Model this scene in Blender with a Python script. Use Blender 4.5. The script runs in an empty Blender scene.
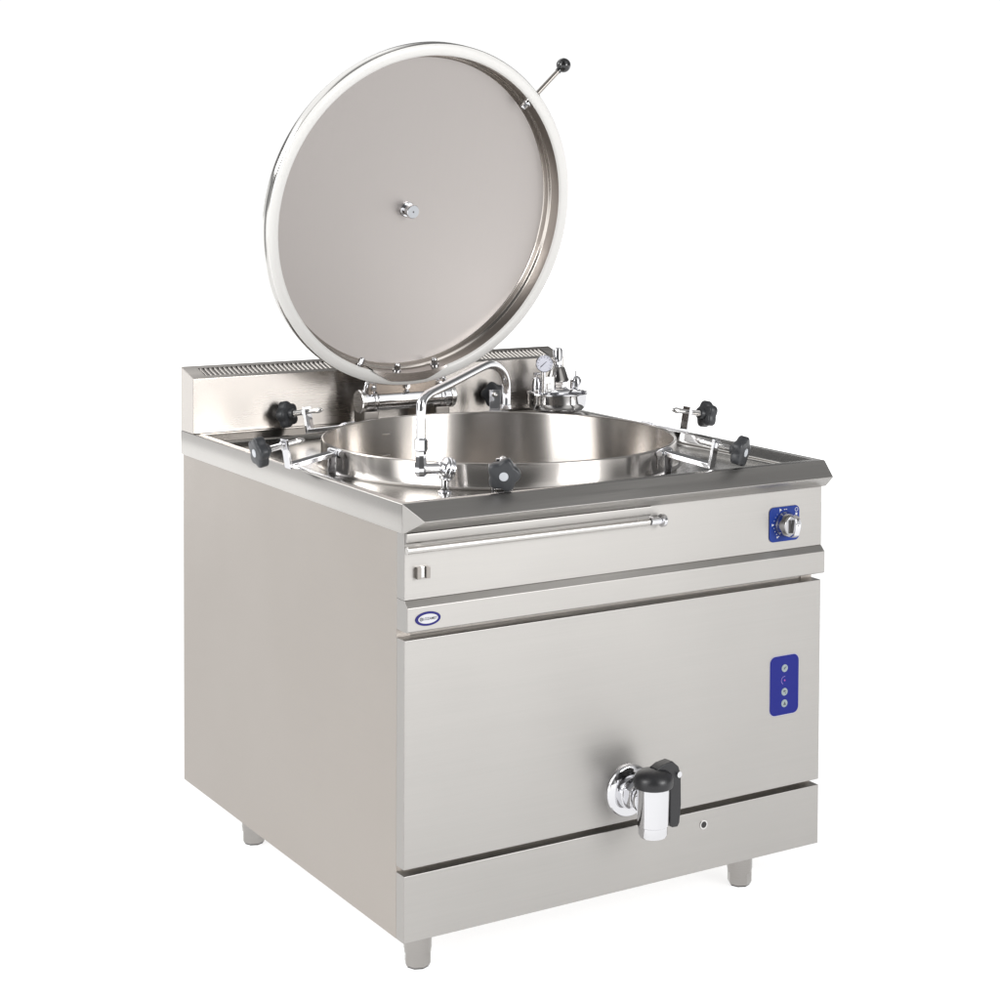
import bpy, math, random
from mathutils import Vector, Matrix
random.seed(4)
S = bpy.context.scene
COL = S.collection
R = math.radians
PI = math.pi

# working units: millimetres, x right along the front, y back, z up; OX..OZ bring the base centre to the world origin
OX, OY, OZ = 400.0, 440.0, 88.0
def W(p): return Vector(((p[0]-OX)/1000, (p[1]-OY)/1000, (p[2]-OZ)/1000))

# ---------------------------------------------------------------- mesh builder
class MB:
    def __init__(s): s.v = []; s.f = []
    def add(s, vs, fs):
        o = len(s.v); s.v += [tuple(v) for v in vs]; s.f += [tuple(i+o for i in f) for f in fs]
    def box(s, x0, x1, y0, y1, z0, z1):
        s.add([(x0,y0,z0),(x1,y0,z0),(x1,y1,z0),(x0,y1,z0),(x0,y0,z1),(x1,y0,z1),(x1,y1,z1),(x0,y1,z1)],
              [(0,3,2,1),(4,5,6,7),(0,1,5,4),(1,2,6,5),(2,3,7,6),(3,0,4,7)])
    def prism_x(s, prof, x0, x1, dx0=None, dx1=None):
        # prof: list of (y, z); counter-clockwise or not, normals are recalculated
        n = len(prof); dx0 = dx0 or [0]*n; dx1 = dx1 or [0]*n
        s.add([(x0+dx0[i], p[0], p[1]) for i, p in enumerate(prof)] + [(x1-dx1[i], p[0], p[1]) for i, p in enumerate(prof)],
              [tuple(range(n)), tuple(range(2*n-1, n-1, -1))] + [(i, (i+1) % n, n+(i+1) % n, n+i) for i in range(n)])
    def extrude(s, pts, vec):
        n = len(pts); v = Vector(vec)
        s.add([Vector(p) for p in pts] + [Vector(p)+v for p in pts],
              [tuple(range(n)), tuple(range(2*n-1, n-1, -1))] + [(i, (i+1) % n, n+(i+1) % n, n+i) for i in range(n)])
    def lathe(s, prof, origin=(0,0,0), axis=(0,0,1), n=64, closed=False, cap=True):
        # prof: list of (radius, height along the axis)
        a = Vector(axis).normalized(); t = Vector((1,0,0)) if abs(a.x) < .9 else Vector((0,1,0))
        u = a.cross(t).normalized(); w = a.cross(u); o = Vector(origin)
        vs = []; rings = []
        for r, h in prof:
            if r < 1e-6: rings.append([len(vs)]); vs.append(o+a*h)
            else:
                rings.append(list(range(len(vs), len(vs)+n)))
                for k in range(n):
                    th = 2*PI*k/n; vs.append(o+a*h+(u*math.cos(th)+w*math.sin(th))*r)
        fs = []
        pairs = list(zip(rings[:-1], rings[1:]))
        if closed: pairs.append((rings[-1], rings[0]))
        for A, B in pairs:
            for k in range(n):
                k2 = (k+1) % n
                if len(A) == 1 and len(B) == 1: continue
                if len(A) == 1: fs.append((A[0], B[k], B[k2]))
                elif len(B) == 1: fs.append((A[k], B[0], A[k2]))
                else: fs.append((A[k], B[k], B[k2], A[k2]))
        if cap and not closed:
            if len(rings[0]) > 1: fs.append(tuple(rings[0]))
            if len(rings[-1]) > 1: fs.append(tuple(reversed(rings[-1])))
        s.add(vs, fs)
    def cyl(s, a, b, r, n=32, r2=None, bev=0):
        a = Vector(a); b = Vector(b); L = (b-a).length; r2 = r if r2 is None else r2
        if bev: prof = [(r-bev,0),(r,bev),(r2,L-bev),(r2-bev,L)]
        else: prof = [(r,0),(r2,L)]
        s.lathe(prof, a, b-a, n)
    def tube(s, pts, r, n=20, rf=None):
        P = [Vector(p) for p in pts]; m = len(P)
        T = [(P[min(i+1,m-1)]-P[max(i-1,0)]).normalized() for i in range(m)]
        up = Vector((0,0,1)) if abs(T[0].z) < .9 else Vector((1,0,0))
        u = T[0].cross(up).normalized(); vs = []
        for i in range(m):
            u = (u - T[i]*u.dot(T[i])).normalized(); w = T[i].cross(u)
            rr = rf(i/(m-1)) if rf else r
            for k in range(n):
                th = 2*PI*k/n; vs.append(P[i]+(u*math.cos(th)+w*math.sin(th))*rr)
        fs = [tuple(range(n-1,-1,-1)), tuple(range((m-1)*n, m*n))]
        for i in range(m-1):
            for k in range(n):
                k2 = (k+1) % n; fs.append((i*n+k, i*n+k2, (i+1)*n+k2, (i+1)*n+k))
        s.add(vs, fs)
    def build(s, name, mat, parent=None, bevel=0, seg=2, world=True, angle=35, label=None):
        me = bpy.data.meshes.new(name)
        vs = [W(v) for v in s.v] if world else [Vector(v)/1000 for v in s.v]
        me.from_pydata(vs, [], s.f); me.validate()
        import bmesh
        bm = bmesh.new(); bm.from_mesh(me); bmesh.ops.remove_doubles(bm, verts=bm.verts, dist=1e-6)
        bmesh.ops.recalc_face_normals(bm, faces=bm.faces); bm.to_mesh(me); bm.free()
        me.polygons.foreach_set('use_smooth', [True]*len(me.polygons))
        me.set_sharp_from_angle(angle=R(angle))
        o = bpy.data.objects.new(name, me); COL.objects.link(o)
        if mat: me.materials.append(mat)
        if parent: o.parent = parent
        if bevel:
            b = o.modifiers.new('edge', 'BEVEL'); b.width = bevel/1000; b.segments = seg; b.limit_method = 'ANGLE'; b.angle_limit = R(30)
            b.harden_normals = True
        if label: o['label'] = label
        return o

def smooth_path(pts, res=8):
    # Catmull-Rom through the points
    P = [Vector(p) for p in pts]; P = [P[0]*2-P[1]]+P+[P[-1]*2-P[-2]]; out = []
    for i in range(1, len(P)-2):
        for k in range(res):
            t = k/res; a, b, c, d = P[i-1], P[i], P[i+1], P[i+2]
            out.append(.5*((2*b)+(c-a)*t+(2*a-5*b+4*c-d)*t*t+(3*b-a-3*c+d)*t**3))
    out.append(P[-2]); return out

# ---------------------------------------------------------------- materials
def newmat(name):
    m = bpy.data.materials.new(name); m.use_nodes = True
    nt = m.node_tree; b = nt.nodes['Principled BSDF']; return m, nt, b
def plain(name, col, rough=.5, metal=0, spec=.5, coat=0):
    m, nt, b = newmat(name)
    b.inputs['Base Color'].default_value = (*col, 1); b.inputs['Roughness'].default_value = rough
    b.inputs['Metallic'].default_value = metal; b.inputs['Specular IOR Level'].default_value = spec
    b.inputs['Coat Weight'].default_value = coat
    return m
def brushed(name, col, rough=.3, aniso=.6, scale=(2, 2, 400), var=.04, bump=.02, axis='Z', cloud=.05, rv=.04, wav=0):
    """brushed stainless steel: very long, very fine grain in colour, roughness and normal"""
    m, nt, b = newmat(name); N = nt.nodes; L = nt.links
    b.inputs['Metallic'].default_value = 1
    tc = N.new('ShaderNodeTexCoord'); mp = N.new('ShaderNodeMapping'); mp.inputs['Scale'].default_value = scale
    L.new(tc.outputs['Object'], mp.inputs['Vector'])
    nz = N.new('ShaderNodeTexNoise'); nz.inputs['Scale'].default_value = 2; nz.inputs['Detail'].default_value = 4
    L.new(mp.outputs[0], nz.inputs['Vector'])
    big = N.new('ShaderNodeTexNoise'); big.inputs['Scale'].default_value = 3.1; big.inputs['Detail'].default_value = 2
    L.new(tc.outputs['Object'], big.inputs['Vector'])
    def rng(src, lo, hi):
        r = N.new('ShaderNodeMapRange'); r.inputs[1].default_value = .25; r.inputs[2].default_value = .75
        r.inputs[3].default_value = lo; r.inputs[4].default_value = hi; L.new(src, r.inputs[0]); return r.outputs[0]
    mul = N.new('ShaderNodeMath'); mul.operation = 'MULTIPLY'
    L.new(rng(nz.outputs['Fac'], 1-var, 1+var), mul.inputs[0]); L.new(rng(big.outputs['Fac'], 1-var*.5, 1+var*.5), mul.inputs[1])
    vm = N.new('ShaderNodeVectorMath'); vm.operation = 'SCALE'; vm.inputs[0].default_value = col
    L.new(mul.outputs[0], vm.inputs['Scale']); L.new(vm.outputs[0], b.inputs['Base Color'])
    ad = N.new('ShaderNodeMath'); ad.operation = 'ADD'
    L.new(rng(nz.outputs['Fac'], rough-rv, rough+rv), ad.inputs[0]); L.new(rng(big.outputs['Fac'], -cloud, cloud), ad.inputs[1])
    L.new(ad.outputs[0], b.inputs['Roughness'])
    b.inputs['Anisotropic'].default_value = aniso; b.inputs['Anisotropic Rotation'].default_value = .25
    if aniso:
        tg = N.new('ShaderNodeTangent'); tg.direction_type = 'RADIAL'; tg.axis = axis; L.new(tg.outputs[0], b.inputs['Tangent'])
    if bump:
        bp = N.new('ShaderNodeBump'); bp.inputs['Strength'].default_value = bump; bp.inputs['Distance'].default_value = .001
        L.new(nz.outputs['Fac'], bp.inputs['Height']); L.new(bp.outputs[0], b.inputs['Normal'])
        if wav:                                           # sheet metal is never quite flat
            b2 = N.new('ShaderNodeBump'); b2.inputs['Strength'].default_value = wav; b2.inputs['Distance'].default_value = .02
            L.new(big.outputs['Fac'], b2.inputs['Height']); L.new(b2.outputs[0], bp.inputs['Normal'])
    return m

STEEL_FRONT = brushed('steel_front_panels', (.415, .402, .386), .42, .4, var=.03, bump=.008, wav=.12)
STEEL_SIDE = brushed('steel_side_panels', (.43, .396, .364), .40, .4, var=.03, bump=.008, wav=.12)
STEEL_TOP = brushed('steel_worktop', (.46, .445, .425), .22, .4, scale=(2, 300, 2))
STEEL_BACK = brushed('steel_backsplash', (.50, .47, .44), .27, .85, bump=0, var=.006, rv=.004, cloud=.02)
STEEL_POT = brushed('steel_pot', (.58, .55, .52), .22, .92, bump=0, var=.015, rv=.015)
ROD = brushed('satin_rod_steel', (.56, .545, .525), .28, 0, scale=(2,2,2), bump=0)
STEEL_LID = brushed('steel_lid_sheet', (.415, .388, .374), .42, 0, scale=(200, 2, 2), cloud=.02, bump=0, var=.008, rv=.01)
STEEL_RIM = brushed('polished_lid_rim', (.62, .61, .59), .16, .3, scale=(3,3,3), axis='Y', bump=0)
SEAL = plain('off_white_silicone_seal', (.71, .70, .68), .32)
STEEL_DARK = brushed('dark_steel', (.30, .28, .26), .35, .3)
STEEL_FOOT = brushed('steel_feet', (.36, .345, .33), .18, 0)
CHROME = plain('chrome', (.72, .72, .74), .06, 1)
CHROME_SATIN = plain('satin_chrome', (.72, .71, .70), .2, 1)
BLACK = plain('black_plastic', (.018, .018, .02), .34)
BLACK_GLOSS = plain('glossy_black_plastic', (.01, .01, .01), .08, coat=.5)
CHARCOAL = plain('charcoal_plastic', (.032, .034, .038), .38)
CAPGREY = plain('pale_grey_cap', (.50, .52, .55), .35)
BLUE = plain('blue_dial_plate', (.002, .026, .21), .45, spec=.3)
BLUE2 = plain('deep_blue_control_film', (.002, .007, .18), .5, spec=.3)
BADGE_BLUE = plain('badge_blue', (.02, .018, .16), .5, spec=.3)
WHITE = plain('white_print', (.62, .62, .65), .45)
GREYTXT = plain('grey_print', (.07, .075, .085), .5)
KEY = plain('grey_key', (.27, .32, .34), .4)
RED = plain('red_lens', (.36, .06, .30), .3)
CHASSIS_STEEL = brushed('chassis_sheet', (.47, .44, .41), .45, 0)  # plain chassis steel, seen through the gaps between the panels
RUBBER_AND_HOLES = plain('rubber_and_hole_shade', (.03, .03, .03), .7)  # real rubber, also the painted shade of holes and the rod gap

# ---------------------------------------------------------------- the pan
root = bpy.data.objects.new('boiling_pan', None); COL.objects.link(root)
root.empty_display_size = .3
root['label'] = 'stainless steel boiling kettle with open round lid, blue control dial and drain tap'
root['category'] = 'boiling pan'

D = 877.7
# cabinet ------------------------------------------------------------------
m = MB(); m.box(0, 24, 24.4, D, 150, 765); m.build('side_panel', STEEL_SIDE, root, .8)
m = MB(); m.box(776, 800, 24.4, D, 150, 765); m.build('side_panel', STEEL_SIDE, root, .8)
m = MB(); m.box(24, 776, 860, D-1, 150, 765); m.build('back_panel', STEEL_SIDE, root, .8)
m = MB(); m.box(24, 776, 26.5, 40, 151, 764); m.box(24, 776, 40, 860, 152, 160); m.build('chassis', CHASSIS_STEEL, root)
m = MB(); m.box(0, 800, 0, 24.2, 260.8, 604.6); m.build('lower_front_panel', STEEL_FRONT, root, 1.2)
pl = MB(); pl.box(0, 800, 0, 24.2, 150, 251.3); plinth = pl.build('plinth', STEEL_FRONT, root, 1.2)
m = MB(); m.lathe([(7.5,0),(7.5,1.2),(5.4,1.2),(5.2,.4)], (555,0,227.3), (0,-1,0), 24, cap=False); m.build('screw_bush', CHROME_SATIN, plinth)
m = MB(); m.cyl((555,0,227.3),(555,-.6,227.3), 5.4, 24); m.build('screw_hole', RUBBER_AND_HOLES, plinth)  # dark disc painted for the shade in the hole
# upper control panel with the projecting trim rail below
m = MB(); m.box(0, 800, 0, 24.2, 664.2, 764.8); cpanel = m.build('control_panel', STEEL_FRONT, root, .8)
m = MB(); m.prism_x([(24.2, 664.0), (0, 664.0), (-9.8, 654.5), (-9.8, 619.3), (-7.5, 617.5), (24.2, 617.5)], 0, 800)
rail = m.build('trim_rail', STEEL_FRONT, root, .8)
# drip drawer strip and its rod
m = MB(); m.prism_x([(-.3, 764.6), (-6, 764.4), (-6.4, 762), (-4.5, 751), (-2, 748.5), (-.3, 748.5)], 1, 441.5)
m.build('drawer_strip', STEEL_FRONT, root, .3, angle=60)
rod = MB(); rod.cyl((-3, -13, 741.5), (432, -13, 741.5), 5.4, 32, bev=.6); rod.box(20, 28, -13, 0, 739, 744)
rod = rod.build('towel_rod', ROD, root)
m = MB(); m.cyl((432, -13, 741.5), (434.5, -13, 741.5), 5, 24); m.build('rod_gap', RUBBER_AND_HOLES, rod)  # dark ring put in for the shade of the gap in the rod
m = MB(); m.cyl((434.5, -13, 741.5), (455, -13, 741.5), 6, 32, bev=.6); m.lathe([(7,0),(10.5,1.5),(10.5,6),(9,8.5),(0,9.5)], (454,-13,741.5), (1,0,0), 32)
m.cyl((446,-13,742),(446,0,742),4,16); m.build('rod_end_cap', CHROME, rod)
# little folded latch at the left
m = MB(); m.box(25, 32.5, -4, 0, 696.4, 713); la = m.build('latch', CHROME_SATIN, root, .8)
for x0_, x1_ in ((17.7, 24.5), (33, 39.6)):
    m = MB(); m.box(x0_, x1_, -8, 0, 695.4, 713); m.build('latch_cheek', STEEL_DARK, la, .8)

# worktop ------------------------------------------------------------------
XL, XR, YF, YB = -4.6, 804.6, -1.4, 817.2
ZT, ZD = 808.7, 788.5
wt = MB()
def rect(i, z):  # rectangle ring, inset i, 96 points matched to polar angles
    return [(XL+i, YF+i, z), (XR-i, YF+i, z), (XR-i, YB-i, z), (XL+i, YB-i, z)]
rings = [(0, 765), (0, 807.7), (1, ZT), (15, ZT), (17, 807.4), (36, 798.5), (39, 796), (41, 791.5), (46, ZD)]
vs = []; fs = []
for k_, (i, z) in enumerate(rings):
    q_ = rect(i, z)
    if k_ < 3: q_ = [(a, (D-i if j > 1 else b), c) for j, (a, b, c) in enumerate(q_)]
    vs += q_
for k in range(len(rings)-1):
    for j in range(4):
        if k < 1 and j == 0: continue          # the nose closes the front
        fs.append((4*k+j, 4*k+(j+1) % 4, 4*k+4+(j+1) % 4, 4*k+4+j))
wt.add(vs, fs)
# deck sheet: rectangle with a round opening for the pot, slightly drawn up to it
PCX, PCY = 400.1, 398.8
n = 144; inner = []; mid = []; outer = []
x0, x1, y0, y1 = XL+46, XR-46, YF+46, YB-46
for k in range(n):
    th = 2*PI*k/n; c, s_ = math.cos(th), math.sin(th)
    t = min([(x1-PCX)/c if c > 1e-9 else 1e9, (x0-PCX)/c if c < -1e-9 else 1e9, (y1-PCY)/s_ if s_ > 1e-9 else 1e9, (y0-PCY)/s_ if s_ < -1e-9 else 1e9])
    inner.append((PCX+309*c, PCY+309*s_, ZD)); outer.append((PCX+t*c, PCY+t*s_, ZD))
corners = [(x1, y1), (x0, y1), (x0, y0), (x1, y0)]
vs = inner+outer; fs = [(k, n+k, n+(k+1) % n, (k+1) % n) for k in range(n)]
for cx_, cy_ in corners:
    a = math.atan2(cy_-PCY, cx_-PCX) % (2*PI); k = int(a/(2*PI)*n)
    vs.append((cx_, cy_, ZD)); fs.append((n+k, len(vs)-1, n+(k+1) % n))
wt.add(vs, fs)
worktop = wt.build('worktop', STEEL_TOP, root, angle=50)
# front nose: chamfer on top, under-cut below, mitred ends
m = MB()
prof = [(YF, ZT), (-40.5, 788.2), (-42, 786.8), (-40.5, 785.2), (-5.4, 765), (YF, 765)]
dx = [0, 15.2, 16, 15.2, 0, 0]
m.prism_x(prof, XL, XR, dx, dx); m.build('worktop_nose', STEEL_FRONT, worktop, .6)

# backsplash with louvred flue ------------------------------------------------
FY, ZF, ZR = 817.2, 910.7, 927.7
m = MB()
vs = [(XL,FY,ZT+.2),(XR,FY,ZT+.2),(XR,D,ZT+.2),(XL,D,ZT+.2),(XL,FY,ZF),(XR,FY,ZF),(XR,D,ZR),(XL,D,ZR)]
# slot field on the sloping top
def slope(x, t): return (x, FY+(D-FY)*t, ZF+(ZR-ZF)*t)
SX0, SX1, T0, T1 = 24, 776, .20, .80
vs += [slope(SX0,T0), slope(SX1,T0), slope(SX1,T1), slope(SX0,T1)]
dn = [(v[0], v[1], v[2]-14) for v in vs[8:12]]
fs = [(0,1,5,4),(1,2,6,5),(2,3,7,6),(3,0,4,7),(0,3,2,1),(4,5,9,8),(5,6,10,9),(6,7,11,10),(7,4,8,11)]
m.add(vs, fs)
bs = m.build('backsplash', STEEL_BACK, root, .9)
m = MB(); m.add(vs[8:12]+dn, [(0,1,5,4),(1,2,6,5),(2,3,7,6),(3,0,4,7),(4,5,6,7)]); m.build('flue_recess', plain('flue_inside_shade', (.05,.042,.036), .6, .3), bs)  # dark colour stands in for shade inside the slots
m = MB(); x = SX0+4
while x < SX1-3:
    w = 3.7; a, b = slope(x, T0), slope(x, T1); t_ = 9
    m.add([a, (a[0]+w,a[1],a[2]), (b[0]+w,b[1],b[2]), b, (a[0]-5,a[1],a[2]-t_), (a[0]+w-5,a[1],a[2]-t_), (b[0]+w-5,b[1],b[2]-t_), (b[0]-5,b[1],b[2]-t_)],
          [(0,1,2,3),(4,7,6,5),(0,4,5,1),(1,5,6,2),(2,6,7,3),(3,7,4,0)])
    x += 9.4
m.build('vent_louvres', brushed('louvre_steel', (.36,.34,.32), .35, 0, bump=0), bs)

# pot --------------------------------------------------------------------------
m = MB(); m.lathe([(322,788.9),(318,790),(314.5,793),(313.6,799),(312.6,800.5),(312.2,827),(311.4,829.6),(309.4,830.6),(307.4,829.8),(306.6,827.5),(306.4,600),(300,560),(270,532),(180,520),(0,515)], (PCX,PCY,0), (0,0,1), 160, cap=False)
pot = m.build('pot', STEEL_POT, root, angle=50)
for z in (800, 760, 720):
    m = MB(); m.box(PCX-78, PCX-62, PCY+296.2, PCY+300, z-.7, z+.7); m.build('level_mark', STEEL_DARK, pot)

# clamps -------------------------------------------------------------------------
def star(mb, o, axis, R0, R1, thick, lobes=5, n=80, bev=3, ph=0):
    a = Vector(axis).normalized(); t = Vector((0,0,1)) if abs(a.z) < .9 else Vector((1,0,0))
    u = a.cross(t).normalized(); w = a.cross(u); o = Vector(o)
    lay = [(0,-bev),(bev*.35,-bev*.35),(bev,0),(thick-bev,0),(thick-bev*.35,-bev*.35),(thick,-bev*1.2)]
    vs = []
    for h, d in lay:
        for k in range(n):
            th = 2*PI*k/n; q = .5+.5*math.cos(lobes*th+ph); q = q**.8
            r = R0+(R1-R0)*q+d; vs.append(o+a*h+(u*math.cos(th)+w*math.sin(th))*r)
    fs = [tuple(range(n-1,-1,-1)), tuple(range((len(lay)-1)*n, len(lay)*n))]
    for i in range(len(lay)-1):
        for k in range(n): fs.append((i*n+k, i*n+(k+1) % n, (i+1)*n+(k+1) % n, (i+1)*n+k))
    mb.add(vs, fs)
# built along local +x from the pot's axis (z above the floor datum)
PR, PZ, TILT = 319, 825, R(10)
def make_clamp():
    ct, st = math.cos(TILT), math.sin(TILT)
    def tl(mb):                                          # the arm hangs outwards by TILT about its pivot
        mb.v = [(PR+x*ct+z*st, y, PZ-x*st+z*ct) for x, y, z in mb.v]; return mb
    def org(mb): mb.v = [(x-PR, y, z-PZ) for x, y, z in mb.v]; return mb
    m = MB()
    for s in (-1, 1):                                   # forked pivot posts on the pot wall
        m.box(313, 326, s*14-2.5, s*14+2.5, 789, 824)
        m.cyl((PR, s*14-2.5, 824), (PR, s*14+2.5, 824), 7.5, 24)
    m.cyl((PR,-20,PZ),(PR,20,PZ),3.6,20); m.cyl((PR,-22,PZ),(PR,-18,PZ),6,6); m.cyl((PR,18,PZ),(PR,22,PZ),6,6)
    a = MB(); a.box(2, 84, -10.5, 10.5, -5, 3); a.cyl((0,-10.5,0),(0,10.5,0),7,24)
    a.box(84, 89, -11, 11, -5, 45); a.cyl((89,0,35),(94,0,35),8.5,6)
    tl(a); m.add(a.v, a.f)
    c = org(m).build('clamp', CHROME, root, .7, world=False)
    s = MB(); s.cyl((58,0,35),(128,0,35),4.6,20)
    s.lathe([(0,-10),(3.2,-7),(5.4,0),(5.4,5),(4.4,6)], (60,0,35), (1,0,0), 20)
    for k in range(20): s.lathe([(4.6,0),(5.3,.7),(4.6,1.4)], (95+k*1.5,0,35), (1,0,0), 20)
    org(tl(s)).build('spindle', CHROME_SATIN, c, world=False)
    k = MB(); star(k, (124,0,35), (1,0,0), 21, 26, 18, bev=3.4, ph=PI*.9); k.cyl((116,0,35),(125,0,35),9,24,r2=11)
    org(tl(k)).build('star_knob', CHARCOAL, c, world=False, angle=50)
    q = MB(); q.lathe([(7,0),(7,.8),(6.2,1.4),(0,1.6)], (142,0,35), (1,0,0), 28, cap=False); org(tl(q)).build('knob_cap', CAPGREY, c, world=False)
    return c
c0 = make_clamp()
for i, deg in enumerate((240, 300, 0, 60, 120, 180)):
    if i == 0: c = c0
    else:
        c = c0.copy(); COL.objects.link(c); c.parent = root
        for ch in c0.children:
            d = ch.copy(); COL.objects.link(d); d.parent = c
    c.location = W((PCX+PR*math.cos(R(deg)), PCY+PR*math.sin(R(deg)), PZ)); c.rotation_euler = (0, R(-4 if deg == 60 else 0), R(deg+(2 if deg == 60 else 0)))

# lid ----------------------------------------------------------------------------
LC = W((399.07, 668.74, 1206.58)); LR = 328.81; lt, yw = R(-11.38), R(3.15)
Xv = Vector((math.cos(yw), math.sin(yw), 0)); F = Vector((-math.sin(yw), math.cos(yw), 0)); Zv = Vector((0,0,1))
U = math.sin(lt)*F+math.cos(lt)*Zv; Nn = math.cos(lt)*F-math.sin(lt)*Zv
M = Matrix((Xv, Nn, U)).transposed().to_4x4(); M.translation = LC
AX = (0, 1, 0)
shell = MB()
shell.lathe([(327.6,1.2),(LR,3.2),(LR,22),(327.2,26),(320,34),(308,46),(296,56),(250,68),(170,82),(80,92),(0,96)], (0,0,0), AX, 160, cap=False)
lid = shell.build('lid', STEEL_RIM, root, world=False, angle=50); lid.matrix_parent_inverse = Matrix(); lid.matrix_local = M
m = MB(); m.lathe([(327.6,1.2),(325.5,-.6),(318,-1.6),(311,-1.2),(307,.8),(305.6,3)], (0,0,0), AX, 160, cap=False)
m.build('lid_seal', SEAL, lid, world=False, angle=60)
m = MB(); m.lathe([(305.6,3),(304.6,26),(303,28.5),(300,29.5),(299.2,32),(298.2,41.5),(296.5,43.2)], (0,0,0), AX, 160, cap=False)
m.build('lid_inner_wall', brushed('polished_lid_wall', (.58,.54,.50), .17, .5, scale=(3,3,3), axis='Y', bump=0), lid, world=False, angle=60)
m = MB(); m.lathe([(296.5-i*296.5/24, 43.2+27*(1-(1-i/24)**2)) for i in range(25)], (0,0,0), AX, 160, cap=False)
m.build('lid_disc', STEEL_LID, lid, world=False, angle=60)
m = MB(); m.cyl((0,71,0),(0,66,0),15,32,bev=1); m.cyl((0,68,0),(0,52,0),11,32); m.lathe([(12.6,0),(13.2,1),(13.2,6),(12.4,7)],(0,53,0),(0,-1,0),32)
ck = m.build('vent_stud', CHROME, lid, world=False)
m = MB(); m.lathe([(12.3,0),(11.8,.6),(2,.6),(1.6,.1)],(0,46,0),(0,-1,0),32,cap=False); m.build('stud_face', CAPGREY, lid, world=False)
m = MB(); m.cyl((0,46.2,0),(0,45.9,0),2,16); m.build('stud_hole', RUBBER_AND_HOLES, lid, world=False)  # dark dot standing in for shade inside the stud hole
def polar(a, r, d): return (r*math.cos(R(a)), d, r*math.sin(R(a)))
for a in (-109.5, -93.5, -77.5, 46.3):
    m = MB(); m.cyl(polar(a,304,15), polar(a,301.5,15), 8.5, 24); m.cyl(polar(a,302,15), polar(a,292,15), 5.8, 6)
    m.lathe([(5.6,0),(4.5,2.5),(0,4)], polar(a,292,15), Vector(polar(a,-1,0)), 16); m.build('lid_bolt', CHROME, lid, world=False)
# reinforcement plate riveted inside the lid over the hinge
m = MB(); vs = []; fs = []; K = 24
for k in range(K+1):
    a = -90-15.5+31*k/K; e = min(1, 3.2*min(k, K-k)/K+.15)
    for r, d in ((303.8, 27), (303.8, -2.2), (303.8+16*e, -3.4), (303.8+16*e, -1.9)): vs.append(polar(a, r, d))
for k in range(K):
    for j in range(3): fs.append((4*k+j, 4*k+4+j, 4*k+5+j, 4*k+1+j))
m.add(vs, fs); m.build('lid_plate', brushed('plate_steel', (.42,.39,.37), .25, 0, scale=(3,3,3), bump=0), lid, world=False)
HA = 46.3
m = MB(); m.cyl(polar(HA,326,12), polar(HA,399,12), 4.6, 20); m.cyl(polar(HA,327,12), polar(HA,331,12), 8, 6); m.build('lid_handle', STEEL_DARK, lid, world=False)
m = MB(); m.lathe([(14.2*math.sin(PI*i/20), -14.2*math.cos(PI*i/20)) for i in range(21)], polar(HA,409,12), Vector(polar(HA,1,0)), 32); m.cyl(polar(HA,392,12),polar(HA,399,12),6,20)
m.build('handle_ball', BLACK_GLOSS, lid, world=False)

# hinge ----------------------------------------------------------------------------
HY, HZ = 757, 856
m = MB(); m.cyl((312,HY,HZ),(496,HY,HZ),19.5,48)
for xx in (330, 398, 466): m.cyl((xx,HY-15,HZ+13),(xx,HY-19,HZ+16.5),4,12)
for x_ in (328, 472): m.lathe([(20.2,0),(20.8,1),(20.8,9),(20.2,10)], (x_,HY,HZ), (1,0,0), 48)
hinge = m.build('hinge', CHROME, root)
for x0_, x1_ in ((302,312), (496,506)):
    m = MB(); m.cyl((x0_,HY,HZ),(x1_,HY,HZ),22.5,48,bev=1.5); m.build('hinge_cap', CHROME_SATIN, hinge)
    xc = x0_+3 if x0_ < 400 else x1_-3
for bx in (306, 460):
    m = MB(); m.box(bx,bx+30,HY-20,HY+26,789,838); m.build('hinge_bearing', STEEL_DARK, hinge, 2)
m = MB(); m.box(318,478,HY-14,HY-8,866,896); m.box(318,478,HY-14,HY+22,893,899); m.build('hinge_plate', brushed('hinge_plate_steel', (.36,.31,.27), .22, .3), hinge, 1.5)
for xx in (326, 398, 470):
    m = MB(); m.cyl((xx,HY-14,882),(xx,HY-20,882),6,6); m.cyl((xx,HY-20,882),(xx,HY-24,882),3.5,12); m.build('hinge_bolt', CHROME, hinge)
for s, xx in ((1,312),(-1,484)):
    m = MB(); m.tube(smooth_path([(xx,HY-8,HZ+18),(xx+s*2,HY-12,HZ+34),(xx+s*10,HY-12,HZ+38),(xx+s*22,HY-10,HZ+30),(xx+s*26,HY-8,HZ+17)]), 4, 12)
    m.build('hinge_spring', CHROME, hinge)

# faucet ---------------------------------------------------------------------------
path = smooth_path([(108.5,150,865),(108.5,150,900),(108.4,149.9,924),(112,153,936),(126,166,941.5),(146.6,183.9,944.5),(220,249,949.6),(300,320.5,955.8),(338,354.3,958.6),(363.6,377.2,958.6),(393.6,403.9,953),(424,431,939),(441,446.2,920),(444.5,449.3,898),(443.5,448.4,872)], 8)
m = MB(); m.tube(path, 7.6, 24); m.lathe([(7.6,0),(9,1),(9,8),(7.6,9)], (443.4,448.3,868), (0,0,1), 24)
spout = None
b = MB()
b.lathe([(0,817),(7,818),(10,822),(10.5,838),(9,842),(9,858),(11,860),(11,876),(8.5,879)], (108.5,150,0), (0,0,1), 8)
b.lathe([(9,0),(9,30),(11,31),(11,38)], (108.5,150,830), (1,.0,-.06), 24)
b.lathe([(12,788.8),(11.5,791),(7,793),(6,805),(8,815)], (152,150,0), (0,0,1), 32)
faucet = b.build('faucet', CHROME, root, angle=30)
m.build('spout', CHROME, faucet)
b = MB(); ax = Vector((.92,-.12,-.30)).normalized(); o = Vector((140,150,831))
prof = [(8,0),(10,3),(15,6)]
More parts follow.
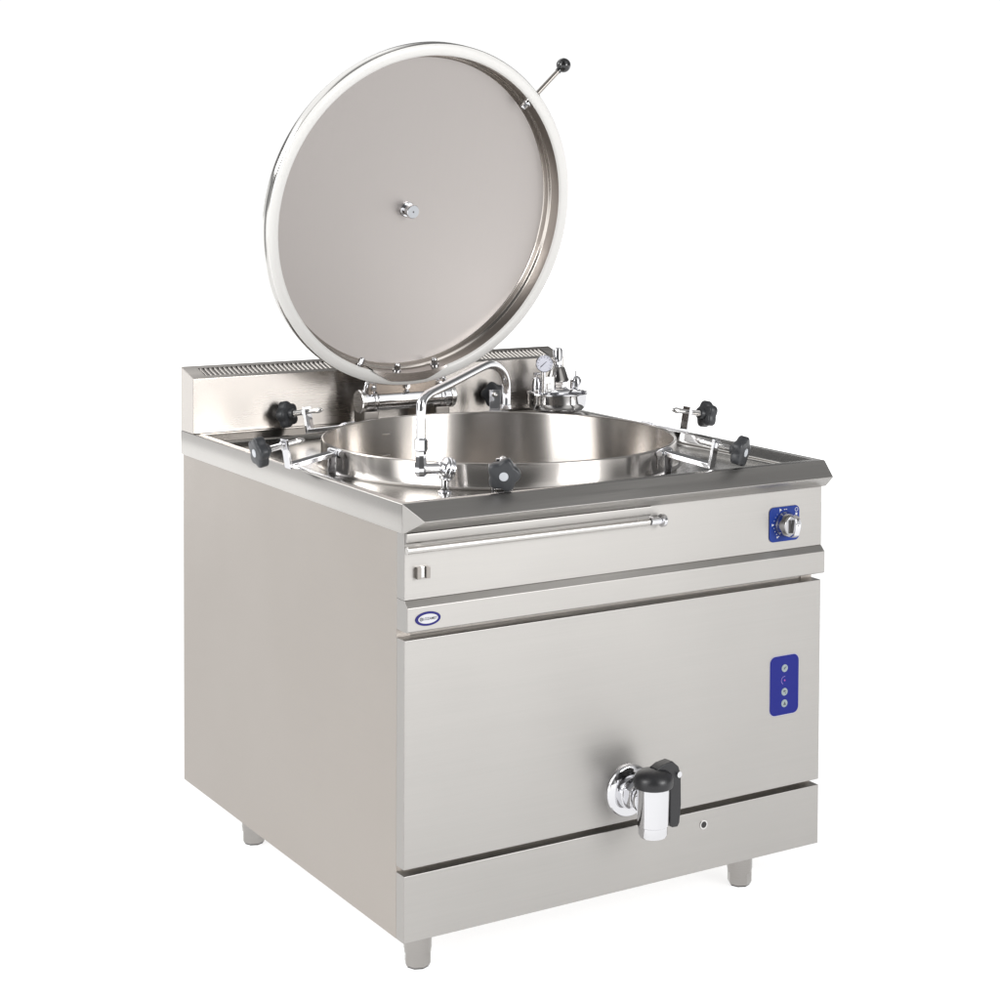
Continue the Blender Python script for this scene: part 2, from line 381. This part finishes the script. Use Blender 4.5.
for k, rr in enumerate((18.5, 19.5, 18)): prof += [(rr-1.2,7+k*6),(rr,8+k*6),(rr,10.6+k*6),(rr-1,11.6+k*6),(rr-3.2,12.3+k*6)]
prof += [(10,26),(0,27)]
b.lathe(prof, o, ax, 48, cap=False); b.build('tap_handwheel', CHROME, faucet)

# safety valve group ------------------------------------------------------------------
VX, VY = 741, 742
m = MB(); m.lathe([(14,789),(14,805),(30,807),(48,813),(57,821),(60,831),(61,846),(62,848),(61,850),(58,849.5),(56.5,846),(56,840),(20,839),(0,839)], (VX,VY,0), (0,0,1), 64)
vg = m.build('safety_valve', CHROME, root)
m = MB(); m.lathe([(22,839),(22,846),(16,847),(16,851),(21,852),(21,859),(17,860),(17,865),(20,866),(20,872)], (VX,VY,0), (0,0,1), 8)
m.build('valve_nut', CHROME, vg)
m = MB(); m.lathe([(21,871),(23.5,874),(14.5,899),(12,901)], (VX,VY,0), (0,0,1), 40); m.build('valve_cone', plain('dark_chrome', (.30,.29,.28), .12, 1), vg)
m = MB(); m.lathe([(9,898),(9,902),(8,903),(10,905),(10,934),(8,938),(0,939)], (VX,VY,0), (0,0,1), 32); m.build('valve_cap', CHROME, vg)
gx, gy, gz = 697, 722, 911
gn = Vector((-.45,-.88,.05)).normalized()
m = MB(); m.lathe([(14,9),(17,7.5),(17.6,2),(17.6,-2),(16.2,-3.2),(15.3,-1.6)], (gx,gy,gz), -gn, 48, cap=False); m.lathe([(0,9),(14,9)],(gx,gy,gz),-gn,48,cap=False)
m.cyl((gx,gy+4,gz-16),(gx,gy+4,846),5,16); gauge = m.build('pressure_gauge', CHROME, vg)
fo = Vector((gx,gy,gz))+gn*1.4
m = MB(); m.lathe([(0,0),(15.6,0)], fo, gn, 40, cap=False); m.build('gauge_face', plain('gauge_white', (.74,.75,.84), .4), vg)
tu = Vector((0,0,1)); ts = tu.cross(gn).normalized()
m = MB()
def tri(p0, p1, w):
    d = (p1-p0).normalized(); q = gn.cross(d)*w; m.add([p0-q*.6, p0+q*.6, p1+q*.2, p1-q*.2], [(0,1,2,3)])
f1 = fo+gn*.5
tri(f1-ts*8-tu*7, f1+ts*4+tu*4, 1.6)
for k in range(11):
    a = R(-45+27*k); d = ts*math.cos(a)+tu*math.sin(a); tri(f1+d*11.6, f1+d*14.2, .9)
m.build('gauge_needle', GREYTXT, vg)
m = MB(); m.lathe([(12,836),(12,852),(10,853),(10,872),(8,876),(8,880),(3,882),(3,890)], (692,742,0), (0,0,1), 24); m.cyl((685,742,889),(699,742,889),2.4,12)
m.build('vent_cock', CHROME, vg)
m = MB(); m.box(700,722,724,728,838,884); m.box(704,714,722,724,858,870); m.build('valve_bracket', CHROME_SATIN, vg, 1)
m = MB(); m.lathe([(10,838),(10,842),(12,843),(12,866),(11,872),(8,877),(4,879.5),(0,880)], (785,742,0), (0,0,1), 32); m.cyl((785,742,879),(785,742,890),1.2,8)
m.cyl((785,742,830),(785,742,839),7,20); m.build('vacuum_breaker', CHROME, vg)
m = MB(); m.cyl((700,720,849),(780,720,849),6,20); m.cyl((716,710,849),(716,730,849),9,6); m.cyl((760,708,849),(760,730,849),8,6); m.build('valve_pipe', CHROME, vg)

# drain tap -----------------------------------------------------------------------------
TX, TZ = 403.8, 311.3
m = MB(); m.lathe([(42,0),(42,3),(40,6),(33,9),(24,10.5)], (TX,0,TZ), (0,-1,0), 64); tapb = m
tapb.lathe([(27,8),(27,20),(25,21)], (TX,0,TZ), (0,-1,0), 40)
tapb.lathe([(24,20),(24,36),(20,38)], (TX,0,TZ), (0,-1,0), 6)
tapb.lathe([(18,36),(18,44),(23,46),(23,52),(19,54),(19,75)], (TX,0,TZ), (0,-1,0), 40)
tap = tapb.build('drain_tap', CHROME, root, .5)
m = MB(); m.lathe([(18,258),(21.5,259.5),(23.2,263),(23.2,275),(24.6,276.5),(25.8,330),(25.8,350)], (TX,-69,0), (0,0,1), 48, cap=False)
m.lathe([(20.5,258.2),(20.5,300),(0,300)], (TX,-69,0), (0,0,1), 40, cap=False); m.build('tap_spout', CHROME, tap)
m = MB(); m.lathe([(0,336),(29,336),(31.4,338),(32.2,344),(31.6,350),(28.5,356),(21,361.5),(11,364.5),(0,365)], (TX,-69,0), (0,0,1), 48); tc = m
# bridge from the cap to the lever
def slab(pts, w):  # pts in a vertical plane (s, z) along direction d
    pass
d = Vector((.97,.10,0)).normalized(); q = Vector((-d.y, d.x, 0))
def lev(prof, w0):
    o = Vector((TX,-69,0)); n_ = len(prof)
    A = [o+d*s+Vector((0,0,z))-q*w0 for s, z in prof]
    tc.extrude(A, q*2*w0)
lev([(0,348),(0,366),(12,371),(32,373),(45,362),(50,348),(51,300),(48,272),(44,266),(33,267),(28,274),(28,336),(24,342)], 9.5)
tc.build('tap_lever', BLACK, tap, 3.5, 3, label='matt black cap and hanging lever')
pe = Vector((TX,-69,0))+d*44+Vector((0,0,350)); m = MB(); m.cyl(pe-q*13, pe+q*13, 4.8, 20); m.build('lever_pin', CHROME, tap)

# control dial -----------------------------------------------------------------------------
def rrect(x0, x1, z0, z1, r, y, n=8):
    P = []
    for cx_, cz_, a0 in ((x1-r,z1-r,0),(x0+r,z1-r,90),(x0+r,z0+r,180),(x1-r,z0+r,270)):
        for k in range(n+1):
            a = R(a0+90*k/n); P.append((cx_+r*math.cos(a), y, cz_+r*math.sin(a)))
    return P
m = MB(); m.extrude(rrect(686,750.2,679,737.5,9,-.2), (0,-1.4,0)); plate = m.build('dial_plate', BLUE, root, .3)
DX, DZ = 718.5, 708
m = MB()
def disc_on(mb, x, z, r, y, n=20): mb.lathe([(0,0),(r,0)], (x,y,z), (0,-1,0), n, cap=False)
def quad_on(mb, x0, x1, z0, z1, y): mb.add([(x0,y,z0),(x1,y,z0),(x1,y,z1),(x0,y,z1)], [(0,1,2,3)])
for k in range(9):
    a = R(118+k*15); disc_on(m, DX+23.5*math.cos(a), DZ+23.5*math.sin(a), .45+.06*k, -1.75, 10)
m.add([(DX-27.5,-1.75,DZ-2),(DX-23.5,-1.75,DZ),(DX-27.5,-1.75,DZ+3)],[(0,1,2)])
m.add([(DX-11,-1.75,DZ+22),(DX-6,-1.75,DZ+24),(DX-11,-1.75,DZ+27)],[(0,1,2)])
quad_on(m, DX-2, DX+.5, DZ+24, DZ+25.2, -1.75); quad_on(m, DX+2, DX+4.5, DZ+24, DZ+25.2, -1.75)
quad_on(m, 741.5, 745.5, 721, 725, -1.75); disc_on(m, 703, 687, 1.7, -1.75)
m.lathe([(2.6,0),(3.4,0)], (743.5,-1.75,730.5), (0,-1,0), 20, cap=False)
m.build('dial_marks', WHITE, plate)
m = MB(); m.lathe([(21,0),(21,2),(20,4),(19.5,7),(18.6,21),(17,23.5),(0,24)], (DX,-1.6,DZ), (0,-1,0), 48); kn = m
A = [(DX-15.5,-24,DZ-5),(DX+15.5,-24,DZ-5),(DX+15.5,-24,DZ+5),(DX-15.5,-24,DZ+5)]
kn = kn.build('dial_knob', plain('brushed_knob_chrome', (.46,.46,.47), .16, 1), root, .5)
m = MB(); ang = R(86); cx2, sx2 = math.cos(ang), math.sin(ang)
def rot2(a, b): return (DX+a*cx2-b*sx2, DZ+a*sx2+b*cx2)
P = []
for a, y in ((-19,-8),(-18.5,-28),(-14,-34.5),(-6,-37),(6,-37),(14,-34.5),(18.5,-28),(19,-8)):
    x_, z_ = rot2(a, -5.2); P.append((x_, y, z_))
x_, z_ = rot2(0, 5.2); x3, z3 = rot2(0, -5.2)
m.extrude(P, (x_-x3, 0, z_-z3)); m.build('knob_grip', CHROME, kn, 1.2)
m = MB(); m.box(DX-10.5, DX-5.6, -26.1, -25.2, DZ-11, DZ+11); m.build('grip_slot_shade', plain('slot_shade', (.06,.058,.055), .3), kn)  # dark strip on the knob face, painted as the shade of its slot
m = MB()
P = [rot2(2,-.9), rot2(15,-.9), rot2(15,.9), rot2(2,.9)]
m.add([(p[0], -37.3 if i in (0,3) else -34.8, p[1]) for i, p in enumerate(P)], [(0,1,2,3)]); m.build('grip_line', RUBBER_AND_HOLES, kn)

# touch panel on the lower front ---------------------------------------------------------
m = MB(); m.extrude(rrect(691.5,752.5,384.5,484.5,11,-.2), (0,-1.2,0)); tp = m.build('indicator_panel', BLUE2, root, .3)
m = MB(); bd = rrect(690.4,753.6,383.4,485.6,12,-.15); m.add(bd, [tuple(range(len(bd)))]); m.build('panel_border', plain('pale_border', (.45,.45,.60), .4), tp)
for i, z in enumerate((463.3, 423.2, 403.6)):
    m = MB(); m.lathe([(6.6,0),(6.3,.6),(0,.7)], (722,-1.45,z), (0,-1,0), 32, cap=False); kb = m.build('key_button', KEY, tp)
    m = MB(); y = -2.35
    if i == 0: m.add([(719,y,z-1),(720,y,z-2.2),(725.5,y,z+2.4),(724.6,y,z+3.2)], [(0,1,2,3)]); m.add([(719.6,y-.05,z+2),(720.4,y-.05,z+2.4),(721.8,y-.05,z-1.8),(721,y-.05,z-2)], [(0,1,2,3)])
    if i == 1: quad_on(m, 719.3, 722.2, z-.2, z+3, y); quad_on(m, 721.4, 725, z+.8, z+2, y-.05); quad_on(m, 722.6, 724.6, z-3, z-1.2, y)
    if i == 2: m.add([(718.8,y,z-2.8),(725.2,y,z-2.8),(722,y,z+3.4),], [(0,1,2)])
    m.build('button_symbol', GREYTXT, tp)
m = MB(); disc_on(m, 722, 442.8, 1.6, -1.7); m.build('signal_lamp', RED, tp)
m = MB(); 
for k in range(14):
    a0, a1 = R(75+k*12), R(75+(k+1)*12)
    m.add([(721.5+r*math.cos(a), -1.65, 442.8+r*math.sin(a)) for r, a in ((6.2,a0),(6.9,a0),(6.9,a1),(6.2,a1))], [(0,1,2,3)])
m.build('lamp_ring', plain('pale_violet_print', (.30,.22,.55), .5), tp)

# maker's badge ----------------------------------------------------------------------------
BX, BZ, BY = 34.2, 636.2, -9.8
def ell(mb, a, b, y, depth=0, n=48):
    P = [(BX+a*math.cos(2*PI*k/n), y, BZ+b*math.sin(2*PI*k/n)) for k in range(n)]
    if depth: mb.extrude(P, (0,-depth,0))
    else: mb.add(P, [tuple(range(n))])
m = MB(); ell(m, 21.4, 10.6, BY-.1, .7); badge = m.build('badge', BADGE_BLUE, rail, label='small oval blue and white badge')
m = MB(); ell(m, 16.6, 7.2, BY-1.1); m.build('badge_field', WHITE, rail)
def text(name, body, x, y, z, size, mat, parent, bold=.0):
    c = bpy.data.curves.new(name, 'FONT'); c.body = body; c.size = size/1000; c.align_x = 'CENTER'; c.align_y = 'CENTER'; c.offset = bold/1000
    t = bpy.data.objects.new(name, c); COL.objects.link(t)
    dg = bpy.context.evaluated_depsgraph_get(); me = bpy.data.meshes.new_from_object(t.evaluated_get(dg))
    bpy.data.objects.remove(t); me.materials.clear(); me.materials.append(mat)
    o = bpy.data.objects.new(name, me); COL.objects.link(o); o.parent = parent
    o.location = W((x, y, z)); o.rotation_euler = (R(90), 0, 0); return o
text('badge_text', 'LOZAMET', BX+3, BY-1.4, BZ, 5.4, GREYTXT, rail, .05)
m = MB(); m.lathe([(1.6,0),(2.7,0)], (BX-11.8,BY-1.4,BZ), (0,-1,0), 24, cap=False); disc_on(m, BX-11.8, BZ, .8, BY-1.4); m.build('badge_mark', GREYTXT, rail)

# feet --------------------------------------------------------------------------------------
for fx, fy in ((52,52), (672,52), (48,662), (672,662)):
    m = MB(); m.lathe([(21.5,151),(21.5,118),(20.6,114),(20.6,111)], (fx,fy,0), (0,0,1), 40); ft = m.build('foot', STEEL_FOOT, root)
    m = MB(); m.lathe([(20.6,112),(20.6,95),(18.6,90.2)], (fx,fy,0), (0,0,1), 8); m.build('foot_tip', STEEL_FOOT, ft, .6)
    m = MB(); m.lathe([(17.2,90.2),(17,88.1)], (fx,fy,0), (0,0,1), 8); m.build('foot_pad', RUBBER_AND_HOLES, ft)

# ---------------------------------------------------------------- floor
m = MB(); m.lathe([(0,88),(3600,88)], (OX,OY,0), (0,0,1), 96, cap=False)
# white floor made translucent; added light from below washes out contact shadows
FL, fnt, fb = newmat('translucent_white_floor'); fnt.nodes.remove(fb)
df = fnt.nodes.new('ShaderNodeBsdfDiffuse'); tr = fnt.nodes.new('ShaderNodeBsdfTranslucent'); ms = fnt.nodes.new('ShaderNodeMixShader')
for n_ in (df, tr): n_.inputs['Color'].default_value = (.9,.9,.9,1)
ms.inputs[0].default_value = .55; fnt.links.new(df.outputs[0], ms.inputs[1]); fnt.links.new(tr.outputs[0], ms.inputs[2]); fnt.links.new(ms.outputs[0], fnt.nodes['Material Output'].inputs[0])
fl = m.build('floor', FL, None); fl['kind'] = 'structure'

# ---------------------------------------------------------------- studio surroundings
wd = bpy.data.worlds.new('World'); S.world = wd; wd.use_nodes = True
nt = wd.node_tree; N = nt.nodes; L = nt.links
bg = N['Background']; tc_ = N.new('ShaderNodeTexCoord'); sp = N.new('ShaderNodeSeparateXYZ'); L.new(tc_.outputs['Generated'], sp.inputs[0])
at = N.new('ShaderNodeMath'); at.operation = 'ARCTAN2'; L.new(sp.outputs['Y'], at.inputs[0]); L.new(sp.outputs['X'], at.inputs[1])
fr = N.new('ShaderNodeMath'); fr.operation = 'MULTIPLY_ADD'; fr.inputs[1].default_value = 1/(2*PI); fr.inputs[2].default_value = .5; L.new(at.outputs[0], fr.inputs[0])
def ramp(src, stops):
    r = N.new('ShaderNodeValToRGB'); e = r.color_ramp.elements
    while len(e) > 1: e.remove(e[-1])
    e[0].position = stops[0][0]; e[0].color = (*[stops[0][1]/4]*3, 1)
    for p, v in stops[1:]: q = e.new(p); q.color = (v/4, v/4, v/4, 1)
    L.new(src, r.inputs[0]); return r.outputs[0]
def az(d): return d/360+.5
low = ramp(fr.outputs[0], [(0,2.4),(az(-160),2.2),(az(-150),.15),(az(-96),.12),(az(-88),.7),(az(-75),1.1),(az(-56),1.1),(az(-46),.6),(az(-20),.4),(az(0),.35),(az(18),.6),(az(28),1.05),(az(119),1.05),(az(123),.25),(az(138),.3),(az(150),.6),(az(160),.2),(az(168),.2),(az(173),2.4)])
high = ramp(fr.outputs[0], [(0,1.5),(az(-154),1.5),(az(-144),.1),(az(-100),.1),(az(-88),1.0),(az(-75),1.5),(az(-54),1.4),(az(-40),.36),(az(20),.36),(az(58),.2),(az(70),1.4),(az(150),1.4),(az(158),.3),(az(166),.3),(az(174),1.5)])
def mr(src, a, b, lo=0, hi=1):
    r = N.new('ShaderNodeMapRange'); r.interpolation_type = 'SMOOTHSTEP'
    for i, v in enumerate((a, b, lo, hi)): r.inputs[i+1].default_value = v
    L.new(src, r.inputs[0]); return r.outputs[0]
mx = N.new('ShaderNodeMix'); mx.data_type = 'RGBA'; L.new(mr(sp.outputs['Z'], .36, .44), mx.inputs[0]); L.new(low, mx.inputs[6]); L.new(high, mx.inputs[7])
band = ramp(fr.outputs[0], [(0,2.4),(az(-150),.15),(az(-96),.12),(az(-86),.8),(az(-75),1.1),(az(-52),1.1),(az(-42),.15),(az(150),.2),(az(167),.2),(az(173),2.4)])
mbn = N.new('ShaderNodeMix'); mbn.data_type = 'RGBA'; L.new(mr(sp.outputs['Z'], .14, .19), mbn.inputs[0]); L.new(low, mbn.inputs[6]); L.new(band, mbn.inputs[7])
L.new(mbn.outputs[2], mx.inputs[6])
mz = N.new('ShaderNodeMix'); mz.data_type = 'RGBA'; L.new(mr(sp.outputs['Z'], .80, .90), mz.inputs[0]); L.new(mx.outputs[2], mz.inputs[6]); mz.inputs[7].default_value = (.09,.09,.09,1)
mb_ = N.new('ShaderNodeMix'); mb_.data_type = 'RGBA'; L.new(mr(sp.outputs['Z'], -.03, -.005), mb_.inputs[0]); L.new(ramp(fr.outputs[0], [(0,1.68),(az(119),1.68),(az(123),.35),(az(138),.35),(az(146),1.68)]), mb_.inputs[6]); L.new(mz.outputs[2], mb_.inputs[7])  # below the horizon: added glow that lights the floor from underneath
tint = N.new('ShaderNodeMix'); tint.data_type = 'RGBA'; tint.blend_type = 'MULTIPLY'; tint.inputs[0].default_value = 1
L.new(mb_.outputs[2], tint.inputs[6]); tint.inputs[7].default_value = (4,4,4,1)
tint.clamp_result = False
sc = N.new('ShaderNodeVectorMath'); sc.operation = 'SCALE'; L.new(mb_.outputs[2], sc.inputs[0]); sc.inputs['Scale'].default_value = 4
N.remove(tint)
L.new(sc.outputs[0], bg.inputs['Color']); bg.inputs['Strength'].default_value = 1.0

def area(name, loc, target, size, power, size_y=None, col=(1,1,1)):
    l = bpy.data.lights.new(name, 'AREA'); l.energy = power; l.size = size; l.color = col
    if size_y: l.shape = 'RECTANGLE'; l.size_y = size_y
    o = bpy.data.objects.new(name, l); COL.objects.link(o); o.location = loc
    o.rotation_euler = (Vector(target)-Vector(loc)).to_track_quat('-Z', 'Y').to_euler(); return o
area('softbox_left', (-3.6, -.6, 2.4), (0, 0, .3), 1.6, 55)
area('front_floor_fill', (1.6, -4.4, 1.9), (.8, -2.7, 0), 1.9, 110)  # added lamp: brightens the floor that the front panels reflect
area('softbox_back', (-3.0, 2.8, 3.0), (.4, 0, 0), 1.6, 50)

# ---------------------------------------------------------------- camera
Rm = ((0.8451320853394872, -0.5345300520181776, 0.0054204999007437735), (-0.017083095969536513, -0.037141860735540294, -0.9991639755381483), (0.534284499271526, 0.8443329353226405, -0.040521206394043885))
cam = bpy.data.cameras.new('camera'); co = bpy.data.objects.new('camera', cam); COL.objects.link(co)
r_, d_, f_ = (Vector(v) for v in Rm)
cm = Matrix((r_, -d_, -f_)).transposed().to_4x4(); cm.translation = W((-1293.17, -2435.55, 1312.687)); co.matrix_world = cm
cam.sensor_fit = 'HORIZONTAL'; cam.sensor_width = 36; cam.lens = 1882.233*36/1000
cam.shift_x = -(548.488-500)/1000; cam.shift_y = (237.854-500)/1000
cam.clip_start = .05; cam.clip_end = 100
S.camera = co
S.render.engine = 'CYCLES'
S.render.resolution_x = 1024; S.render.resolution_y = 1024
S.cycles.max_bounces = 12; S.cycles.glossy_bounces = 8
S.view_settings.view_transform = 'Standard'; S.view_settings.look = 'None'; S.view_settings.exposure = 0; S.view_settings.gamma = 1
